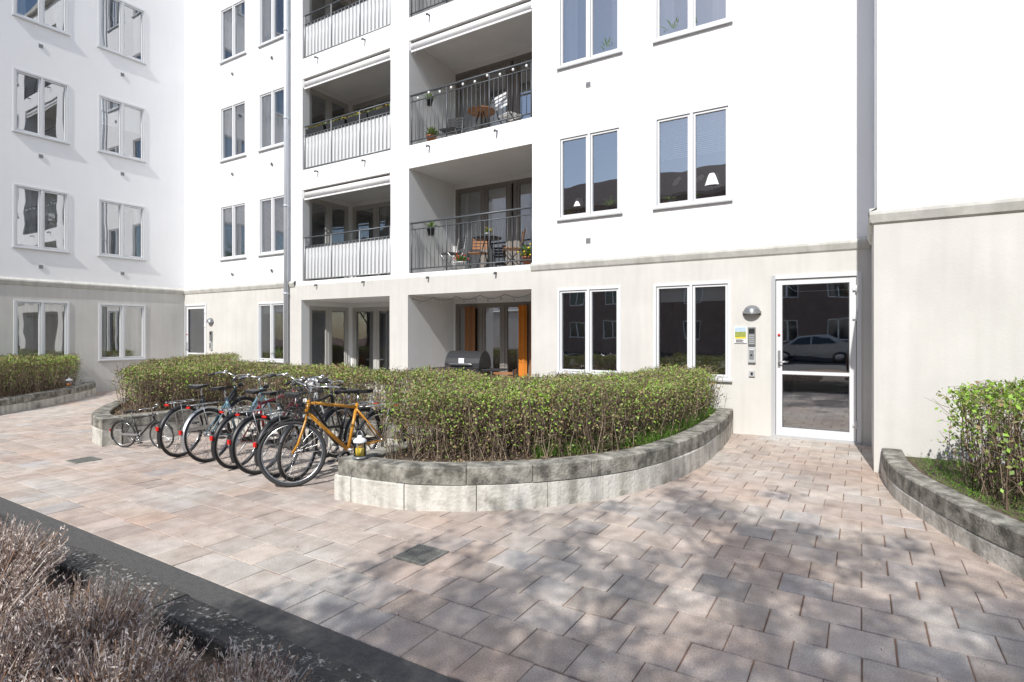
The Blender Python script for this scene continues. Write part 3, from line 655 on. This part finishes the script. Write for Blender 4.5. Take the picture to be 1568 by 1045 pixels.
# ---------------------------------------------------------------- bare trees behind the camera (cast the dappled shadows)
def tree(name,x,y,H,seed,leafn=5000):
    r_=random.Random(seed); by={}
    tips=[]
    def br(p,d,l,r,lv):
        K=6;pts=[p];q=Vector(p);dd=Vector(d)
        for i in range(K-1):
            dd=(dd+Vector((r_.gauss(0,.12),r_.gauss(0,.12),r_.gauss(.03,.08)))).normalized(); q=q+dd*l/(K-1); pts.append(q.copy())
        rad=[r*(1-.55*i/(K-1)) for i in range(K)]; by.setdefault(lv,[]).append((pts,rad))
        if lv>=5: tips.append(pts[-1]);tips.append(pts[-3]); return
        n={0:7,1:5,2:5,3:4,4:3}[lv]
        for j in range(n):
            t=r_.uniform(.5 if lv==0 else .25,1); i=min(K-2,int(t*(K-1))); pp=pts[i].lerp(pts[i+1],t*(K-1)-i)
            a=r_.uniform(0,6.28); side=Vector((math.cos(a),math.sin(a),r_.uniform(.1,.8))).normalized()
            nd=(dd*.45+side*.8).normalized(); br(pp,nd,l*r_.uniform(.5,.72),rad[i]*.6,lv+1)
    br(Vector((x,y,0)),Vector((0,0,1)),H*.52,.12,0)
    parts=[]
    for lv,bs in by.items():
        P=np.array([[tuple(q) for q in b[0]] for b in bs]);R_=np.maximum(np.array([b[1] for b in bs]),.005)
        V,Fq=strands(P,R_,8 if lv<2 else 4); parts.append((V,Fq,'bark'))
    tp=np.array([tuple(t) for t in tips]); hub=tp[rng.integers(0,len(tp),170)]
    c=hub[rng.integers(0,len(hub),leafn)]+rng.normal(size=(leafn,3))*.09
    V,Fq=leaves(c,rng.uniform(.025,.045,leafn),.65); parts.append((V,Fq,'leafD'))
    return np_mesh(name,parts)
tree('budding_tree',-.3,-3.1,6.6,3,12000)
tree('budding_tree',2.2,-3.0,6.6,5,12000)

# ---------------------------------------------------------------- bicycles
def bike(loc,heading,col,name='bicycle',scale=.9,step=False,basket=False,lean=4,steer=0,rack=True,saddle='black',fender='black'):
    cn='bikecol_%s'%('_'.join('%02d'%int(c*99) for c in col)); 
    if cn not in M: M[cn]=mat(cn,col,.3)
    m=MB(); wr=.335; rh=(0,0,wr); fh=(1.06,0,wr)
    def wheel(c,ax=(0,1,0),fk=None):
        m.ring(c,ax,wr-.017,.019,'rubber',40,8); m.ring(c,ax,wr-.042,.009,'chrome',40,6)
        A=Vector(ax).normalized(); u=Vector((0,0,1)); w=A.cross(u).normalized(); c=Vector(c)
        m.tube([c-A*.05,c+A*.05],.018,'chrome',10)
        for i in range(24):
            an=2*math.pi*i/24; e=c+(u*math.cos(an)+w*math.sin(an))*(wr-.045); a2=an+(.35 if i%2 else -.35); s=c+(u*math.cos(a2)+w*math.sin(a2))*.018+A*(.03 if i%4<2 else -.03)
            m.tube([s,e],.0019,'chrome',4,cap=False)
    wheel(rh)
    st=math.radians(steer); hb=Vector((.90,0,.72)); ht=Vector((.865,0,.86)); 
    axis=(ht-hb).normalized(); Rm=Matrix.Rotation(st,3,axis)
    def rs(p): return tuple(hb+Rm@(Vector(p)-hb))
    wax=Rm@Vector((0,1,0)); wheel(rs(fh),wax)
    bb=(.43,0,.28); sc=(.29,0,.78)
    tt=m.tube
    tt([hb,ht],.022,cn,10); tt([bb,sc],.018,cn,10); tt([hb+Vector((-.01,0,.02)),bb],.021,cn,10)
    if step: tt([(.872,0,.82),(.62,0,.52),(.37,0,.50)],.017,cn,10)
    else: tt([(.868,0,.84),(.31,0,.74)],.017,cn,10)
    for s in (-.055,.055):
        tt([(.31,s*.3,.72),(0,s,wr)],.009,cn,8); tt([(.43,s*.6,.28),(0,s,wr)],.010,cn,8)
        tt([rs((.90,s*.35,.71)),rs((.905,s,.66)),rs((1.0,s,.42)),rs((1.06,s,wr))],.011,cn,8)
    tt([(.29,0,.76),(.262,0,.90)],.013,'chrome',8)
    m.add([(.12,-.085,.925),(.12,.085,.925),(.20,.085,.93),(.28,.03,.93),(.40,.015,.925),(.40,-.015,.925),(.28,-.03,.93),(.20,-.085,.93),
           (.12,-.07,.89),(.12,.07,.89),(.20,.07,.885),(.28,.02,.89),(.39,.01,.90),(.39,-.01,.90),(.28,-.02,.89),(.20,-.07,.885)],
          [(7,6,3,2),(0,7,2,1),(6,5,4,3)]+[(i,(i+1)%8,8+(i+1)%8,8+i) for i in range(8)]+[(8,9,10,15),(15,10,11,14),(14,11,12,13)],saddle)
    tt([tuple(ht),rs((.84,0,.98)),rs((.87,0,1.0))],.013,'chrome',8)
    for s in (-1,1):
        tt([rs((.87,0,1.0)),rs((.875,s*.12,1.03)),rs((.83,s*.24,1.04)),rs((.74,s*.28,1.02)),rs((.66,s*.285,1.0))],.011,'chrome',8)
        tt([rs((.76,s*.278,1.023)),rs((.655,s*.286,1.0))],.016,'black',8)
        tt([rs((.80,s*.26,1.03)),rs((.78,s*.22,.985))],.006,'black',6)
        tt([rs((.80,s*.25,1.04)),rs((.95,s*.1,.95)),rs((.90,s*.02,.78))],.0035,'black',5)
    m.ball(rs((.84,.16,1.06)),(.028,.028,.02),'chrome',10)
    for c,a0,a1,R_ in ((rh,60,205,None),(fh,25,150,Rm)):
        vs=[];fs=[];n=18
        for i in range(n+1):
            an=math.radians(a0+(a1-a0)*i/n); x=c[0]+(wr+.022)*math.cos(an);z=c[2]+(wr+.022)*math.sin(an)
            xi=c[0]+(wr+.008)*math.cos(an);zi=c[2]+(wr+.008)*math.sin(an)
            for p in ((xi,-.028,zi),(x,-.014,z),(x,.014,z),(xi,.028,zi)): vs.append(rs(p) if R_ else p)
        for i in range(n):
            for j in range(3): fs.append((i*4+j,i*4+j+1,i*4+5+j,i*4+4+j))
        m.add(vs,fs,fender,True)
    m.box((-.375,-.018,.40),(-.355,.018,.45),'red')
    m.tube([(bb[0],-.07,bb[2]),(bb[0],.07,bb[2])],.02,'steel',8); m.ring((bb[0],-.045,bb[2]),(0,1,0),.085,.005,'steel',24,5)
    m.box((.0,-.062,.325),(.44,-.045,.375),'black' if col[0]>.05 else 'steel')
    for s,sg in ((-.08,1),(.08,-1)):
        q=(bb[0]+.12*sg,s,bb[2]-.11*sg); tt([(bb[0],s,bb[2]),q],.009,'chrome',6); m.box((q[0]-.045,q[1]-(.08 if s<0 else 0),q[2]-.01),(q[0]+.045,q[1]+(0 if s<0 else .08),q[2]+.012),'black')
    if rack:
        for s in (-.06,.06): tt([(.22,s,.735),(-.22,s,.735),(-.24,s*.3,.735)],.006,'steel',6); tt([(-.10,s,.735),(0,s*1.05,wr)],.005,'steel',6)
        for x in (-.15,0,.13): tt([(x,-.06,.735),(x,.06,.735)],.005,'steel',6)
        m.box((-.255,-.03,.70),(-.24,.03,.722),'red')
    tt([(.20,.05,.30),(.08,.20,.0)],.009,'steel',6)
    m.tube([rs((.93,0,.86)),rs((.99,0,.87))],[.02,.035],'black',10); m.tube([rs((.99,0,.87)),rs((.997,0,.87))],.032,'whitep',10)
    if basket:
        x0,x1,y0,y1,z0,z1=.93,1.24,-.17,.17,.78,1.0
        for z in (z0,z0+.06,z0+.12,z1): tt([rs(p) for p in ((x0,y0,z),(x1,y0,z),(x1,y1,z),(x0,y1,z))],.004,'black',5,closed=True)
        for i in range(9):
            x=x0+(x1-x0)*i/8;y=y0+(y1-y0)*i/8
            tt([rs((x,y0,z1)),rs((x,y0,z0)),rs((x,y1,z0)),rs((x,y1,z1))],.0028,'black',4);tt([rs((x0,y,z1)),rs((x0,y,z0)),rs((x1,y,z0)),rs((x1,y,z1))],.0028,'black',4)
    return m.obj(name,None,loc,(math.radians(lean),0,math.radians(heading)),scale=scale)
bike((-6.86,3.64,0),104,(.02,.03,.035),step=True,lean=4)
bike((-6.30,3.66,0),98,(.16,.27,.33),step=True,lean=-4,steer=12,fender='steel')
bike((-5.75,3.64,0),99,(.22,.02,.03),step=False,lean=4,steer=-15)
bike((-5.32,3.62,0),93,(.42,.44,.45),step=True,lean=-3,steer=10)
bike((-5.06,3.66,0),101,(.025,.025,.03),step=False,lean=3,steer=-10)
bike((-4.86,4.60,0),-84,(.03,.03,.035),step=True,lean=-2,steer=10,basket=True)
bike((-4.40,4.46,0),-101,(.55,.25,.025),step=False,lean=5,steer=-30,scale=.93)
bike((-8.02,3.56,0),22,(.02,.02,.02),name='child_bicycle',scale=.52,rack=False,lean=6)
m=MB(); m.lathe([(.001,.16),(.07,.14),(.11,.07),(.12,0),(.10,-.01)],(0,0,0),'whitep',18); 
m.obj('bicycle_helmet',None,(-5.50,4.45,.84),(.9,.2,0),scale=.72)

def lantern(x,y,z,s=1,flame='yellow'):
    m=MB(); m.lathe([(.001,0),(.06,0),(.062,.012),(.05,.02)],(0,0,0),'galv',20); m.lathe([(.05,.02),(.052,.13),(.04,.14)],(0,0,0),'glassC',20)
    m.lathe([(.001,.018),(.036,.018),(.036,.085),(.001,.085)],(0,0,0),flame,16)
    m.lathe([(.054,.135),(.056,.15),(.04,.165),(.02,.175),(.02,.19),(.001,.192)],(0,0,0),'whitep',20)
    for i in range(4): a=i*math.pi/2+.4; m.tube([(.054*math.cos(a),.054*math.sin(a),.015),(.054*math.cos(a),.054*math.sin(a),.14)],.003,'galv',5)
    m.ring((0,0,.20),(0,1,0),.03,.003,'steel',20,5)
    return m.obj('candle_lantern',None,(x,y,z),scale=s)
lantern(-3.74,3.52,H1+.003,1.05); lantern(-14.9,5.5,.275,1.1,'orange')
def drain(x,y,s):
    m=MB(); h=s/2; m.box((-h,-h,-.02),(h,h,.004),'iron')
    for i in range(9):
        for j in range(9): m.box((-h+.03+i*(s-.06)/9,-h+.03+j*(s-.06)/9,.004),(-h+.03+i*(s-.06)/9+.014,-h+.03+j*(s-.06)/9+.014,.008),'iron')
    for e in ((-h,-h,h,-h+.018),(-h,h-.018,h,h),(-h,-h+.018,-h+.018,h-.018),(h-.018,-h+.018,h,h-.018)): m.box((e[0],e[1],.004),(e[2],e[3],.009),'iron')
    m.obj('drain_cover',None,(x,y,0))
drain(-2.46,2.85,.26); drain(-7.6,2.95,.26)

# ---------------------------------------------------------------- patio / balcony furniture
def grill(x,y):
    m=MB()
    m.box((-.3,-.22,.62),(.3,.22,.80),'black')
    vs=[];fs=[];n=10
    for i in range(n+1):
        a=math.pi*i/n; 
        for xx in (-.31,.31): vs.append((xx,-.23*math.cos(a),.80+.27*math.sin(a)))
    for i in range(n): fs.append((2*i,2*i+1,2*i+3,2*i+2))
    fs.append(tuple(range(0,2*n+2,2)));fs.append(tuple(range(1,2*n+2,2))); m.add(vs,fs,'black')
    m.tube([(-.2,-.27,.87),(.2,-.27,.87)],.012,'chrome',8)
    for s in (-1,1): m.box((s*.32 if s>0 else -.62,-.18,.76),(.62 if s>0 else -.32,.18,.79),'black')
    for sx in (-.27,.27):
        for sy in (-.19,.19): m.tube([(sx,sy,0.0),(sx,sy,.62)],.018,'steel',8)
    m.box((-.27,-.19,.18),(.27,.19,.2),'black'); m.ball((-.0,-.235,.7),.02,'chrome',8);m.box((-.05,-.235,.88),(.05,-.222,.96),'whitep')
    for sx in (-.27,.27): m.tube([(sx-.02,-.22,.07),(sx+.02,-.22,.07)],.07,'black',14)
    m.obj('barbecue_grill',None,(x,y,.0),(0,0,.15),bevel=.006,scale=1.08)
grill(-5.88,8.05)
def chair(x,y,z,rot,k='wood'):
    m=MB()
    for s in (-.2,.2):
        m.tube([(s,-.22,0),(s,.20,.46),(s,.27,.86)],.012,'black' if k!='black' else 'steel',6); m.tube([(s,.22,0),(s,-.18,.44)],.012,'black' if k!='black' else 'steel',6)
    for i in range(6): m.box((-.2,-.18+i*.065,.445),(.2,-.13+i*.065,.46),k)
    for i in range(4): m.box((-.2,.225+i*.014,.58+i*.07),(.2,.24+i*.014,.63+i*.07),k)
    m.obj('folding_chair',None,(x,y,z),(0,0,rot),scale=.92)
def table(x,y,z,k='black'):
    m=MB(); m.lathe([(.001,.68),(.3,.68),(.3,.7),(.001,.7)],(0,0,0),k,28)
    for a in (0,2.09,4.19): m.tube([(.05*math.cos(a),.05*math.sin(a),.68),(.25*math.cos(a),.25*math.sin(a),0)],.012,'black',6)
    m.obj('round_table',None,(x,y,z),scale=.95)
def pot(x,y,z,s=.1,flower=None,pk='terra',name='potted_plant',nl=90,leafk='leafA',tall=1.):
    m=MB(); m.lathe([(.001,0),(s*.7,0),(s,s*1.5),(s*1.08,s*1.5),(s*1.08,s*1.75),(s*.9,s*1.75),(s*.85,s*1.55),(.001,s*1.5)],(0,0,0),pk,18)
    for i in range(nl):
        a=random.random()*6.28;l=random.uniform(.8,2.3)*s*tall; e=random.uniform(.35,1.4)
        p0=Vector((0,0,s*1.5));d=Vector((math.cos(a)*math.cos(e),math.sin(a)*math.cos(e),math.sin(e)));p1=p0+d*l;w=Vector((-math.sin(a),math.cos(a),0))*s*.16
        p2=p0+d*l*1.45-Vector((0,0,l*.15)); 
        m.add([p0,p1-w,p2,p1+w],[(0,1,2,3)],leafk)
        if flower and i%6==0: m.ball(tuple(p2),s*.17,flower,6)
    return m.obj(name,None,(x,y,z))
z2=2.705
chair(-7.25,9.35,z2,-.5,'black'); chair(-6.75,9.6,z2,.4,'wood'); chair(-5.85,9.45,z2,-.9,'wood'); table(-6.35,9.35,z2)
pot(-6.35,9.35,z2+.67,.05,'yellow','whitep'); pot(-6.75,9.0,z2,.10,'red','whitep',tall=.7); pot(-5.25,9.05,z2,.10,'yellow','terra')
z3=5.335
chair(-7.4,9.5,z3,.2,'black');table(-6.6,9.5,z3,'wood');chair(-5.9,9.5,z3,2.8,'whitep');pot(-7.5,9.0,z3,.10,None,'terra',tall=.8)
pot(-7.80,9.35,3.55,.085,None,'black',name='hanging_planter',nl=40); pot(-7.80,9.3,6.3,.07,None,'black',name='hanging_planter',nl=40)
m=MB(); pts=[(-7.9+2.85*i/30,8.83,6.37-.05*abs(math.sin(i*math.pi/5))) for i in range(31)]; m.tube(pts,.004,'black',5)
for i in range(2,30,3): m.ball((pts[i][0],pts[i][1],pts[i][2]-.05),(.025,.025,.03),'whitep',10);m.tube([pts[i],(pts[i][0],pts[i][1],pts[i][2]-.03)],.009,'black',6)
m.obj('string_lights')
def flowerbox(x,y,z,l=.6,fl=None):
    m=MB(); m.add([(-l/2,-.07,0),(l/2,-.07,0),(l/2,.07,0),(-l/2,.07,0),(-l/2-.01,-.09,.14),(l/2+.01,-.09,.14),(l/2+.01,.09,.14),(-l/2-.01,.09,.14)],[(0,1,2,3),(4,5,6,7),(0,1,5,4),(1,2,6,5),(2,3,7,6),(3,0,4,7)],'black')
    for i in range(150):
        p0=Vector((random.uniform(-l/2,l/2),random.uniform(-.06,.06),.14));d=Vector((random.gauss(0,.5),random.gauss(0,.5),1)).normalized()*random.uniform(.04,.14);w=Vector((random.uniform(-1,1),random.uniform(-1,1),0)).normalized()*.012
        m.add([p0,p0+d*.6-w,p0+d,p0+d*.6+w],[(0,1,2,3)],random.choice(['leafA','leafC','leafB']))
        if fl and i%40==0:m.ball(tuple(p0+d),.016,fl,6)
    m.obj('flower_box',None,(x,y,z))
for x in (-10.9,-10.2,-9.5,-8.85): flowerbox(x,8.93,BO[1][0]+.82,.6,'yellow')
for i in range(3): chair(-10.5+i*.7,9.6,BO[0][0]+.003,i*1.3,'black')
chair(-5.3,8.3,0.0,.6,'wood'); chair(-5.75,8.95,0.01,-1.2,'wood'); pot(-6.6,8.9,.0,.14,None,'terra',tall=1.8)
chair(-9.2,8.0,0,.5,'wood');chair(-10.3,8.1,0,-.8,'whitep');table(-9.7,7.9,0,'whitep');pot(-10.0,7.3,.0,.13,None,'terra',tall=2.2,leafk='twigL')
m=MB(); pts=[(-7.9+2.85*i/30,8.86,2.19-.07*abs(math.sin(i*math.pi/6))) for i in range(31)]; m.tube(pts,.005,'black',5)
for i in range(2,30,3): m.ball((pts[i][0],pts[i][1],pts[i][2]-.04),(.02,.02,.028),'glassC',8)
m.obj('string_lights')
def tlamp(x,y,z,s=1):
    m=MB(); m.lathe([(.001,0),(.06,0),(.055,.012),(.012,.025),(.01,.17)],(0,0,0),'galv',16); m.lathe([(.085,.15),(.055,.27),(.05,.27),(.08,.15)],(0,0,0),'whitep',20); m.obj('table_lamp',None,(x,y,z),scale=s)
def orchid(x,y,z):
    m=MB(); m.lathe([(.001,0),(.04,0),(.055,.09),(.05,.095),(.001,.085)],(0,0,0),'whitep',16)
    for i in range(7):
        a=i*.9;d=Vector((math.cos(a),math.sin(a),.35));w=Vector((-math.sin(a),math.cos(a),0))*.022;p=Vector((0,0,.09)); m.add([p,p+d*.07-w,p+d*.14-Vector((0,0,.03)),p+d*.07+w],[(0,1,2,3)],'leafD')
    pts=[(0,0,.09),(.01,0,.25),(.05,0,.36),(.12,0,.40)];m.tube(pts,.003,'leafA',5)
    for i in range(7):
        t=i/6; q=Vector(pts[2]).lerp(Vector(pts[3]),t); c=q+Vector((0,random.uniform(-.02,.02),random.uniform(-.03,.01)))
        for k in range(5):
            a=k*1.257; d=Vector((math.cos(a),.0,math.sin(a)))*.036; w=Vector((-math.sin(a),0,math.cos(a)))*.018; m.add([c,c+d*.6-w,c+d,c+d*.6+w],[(0,1,2,3)],'whitep')
    m.obj('orchid',None,(x,y,z))
tlamp(-1.92,8.91,3.47,1.5);orchid(-2.55,8.91,3.47);orchid(-2.2,8.91,3.47);pot(-2.64,8.93,3.47,.05,None,'terra',leafk='leafD')
pot(-3.55,8.91,3.47,.055,None,'black',tall=1.3,leafk='leafD');tlamp(-4.15,8.91,3.47,1.15);pot(-4.34,8.92,3.47,.045,None,'terra',leafk='leafD')
pot(-3.62,8.92,6.1,.05,None,'whitep',tall=1.8,nl=40,leafk='leafD');pot(-2.5,8.92,6.1,.05,None,'whitep',tall=2,nl=50,leafk='leafD');pot(-2.2,8.92,6.1,.05,None,'terra',tall=1.4,nl=50,leafk='leafD')
tlamp(-1.75,8.89,.81,.9);tlamp(-4.25,8.89,.81,.8);pot(-12.2,8.90,.81,.06,None,'whitep',tall=2)

# ---------------------------------------------------------------- light, sky, camera
sd=Vector((.085,-.73,.68)).normalized(); el=math.asin(sd.z); az=math.atan2(sd.x,sd.y)
w=bpy.data.worlds.new('World');scene.world=w;w.use_nodes=True;nt=w.node_tree;bg=nt.nodes['Background'];sk=nt.nodes.new('ShaderNodeTexSky');sk.sky_type='NISHITA';sk.sun_disc=False
sk.sun_elevation=el;sk.sun_rotation=az;nt.links.new(sk.outputs[0],bg.inputs[0]);bg.inputs[1].default_value=.15
l=bpy.data.lights.new('sun','SUN');l.energy=5;l.angle=math.radians(.5);l.color=(1,.975,.93);lo=bpy.data.objects.new('sun',l);scene.collection.objects.link(lo);lo.rotation_euler=sd.to_track_quat('Z','Y').to_euler();lo.location=(5,-8,20)
c=bpy.data.cameras.new('camera');c.sensor_width=36;c.lens=19.9;c.shift_y=-.0067;c.clip_end=600;c.clip_start=.05
co=bpy.data.objects.new('camera',c);scene.collection.objects.link(co);co.location=(0,0,1.45);co.rotation_euler=(math.radians(90),0,math.radians(31.7));scene.camera=co
scene.view_settings.view_transform='Standard';scene.view_settings.look='None';scene.view_settings.exposure=0
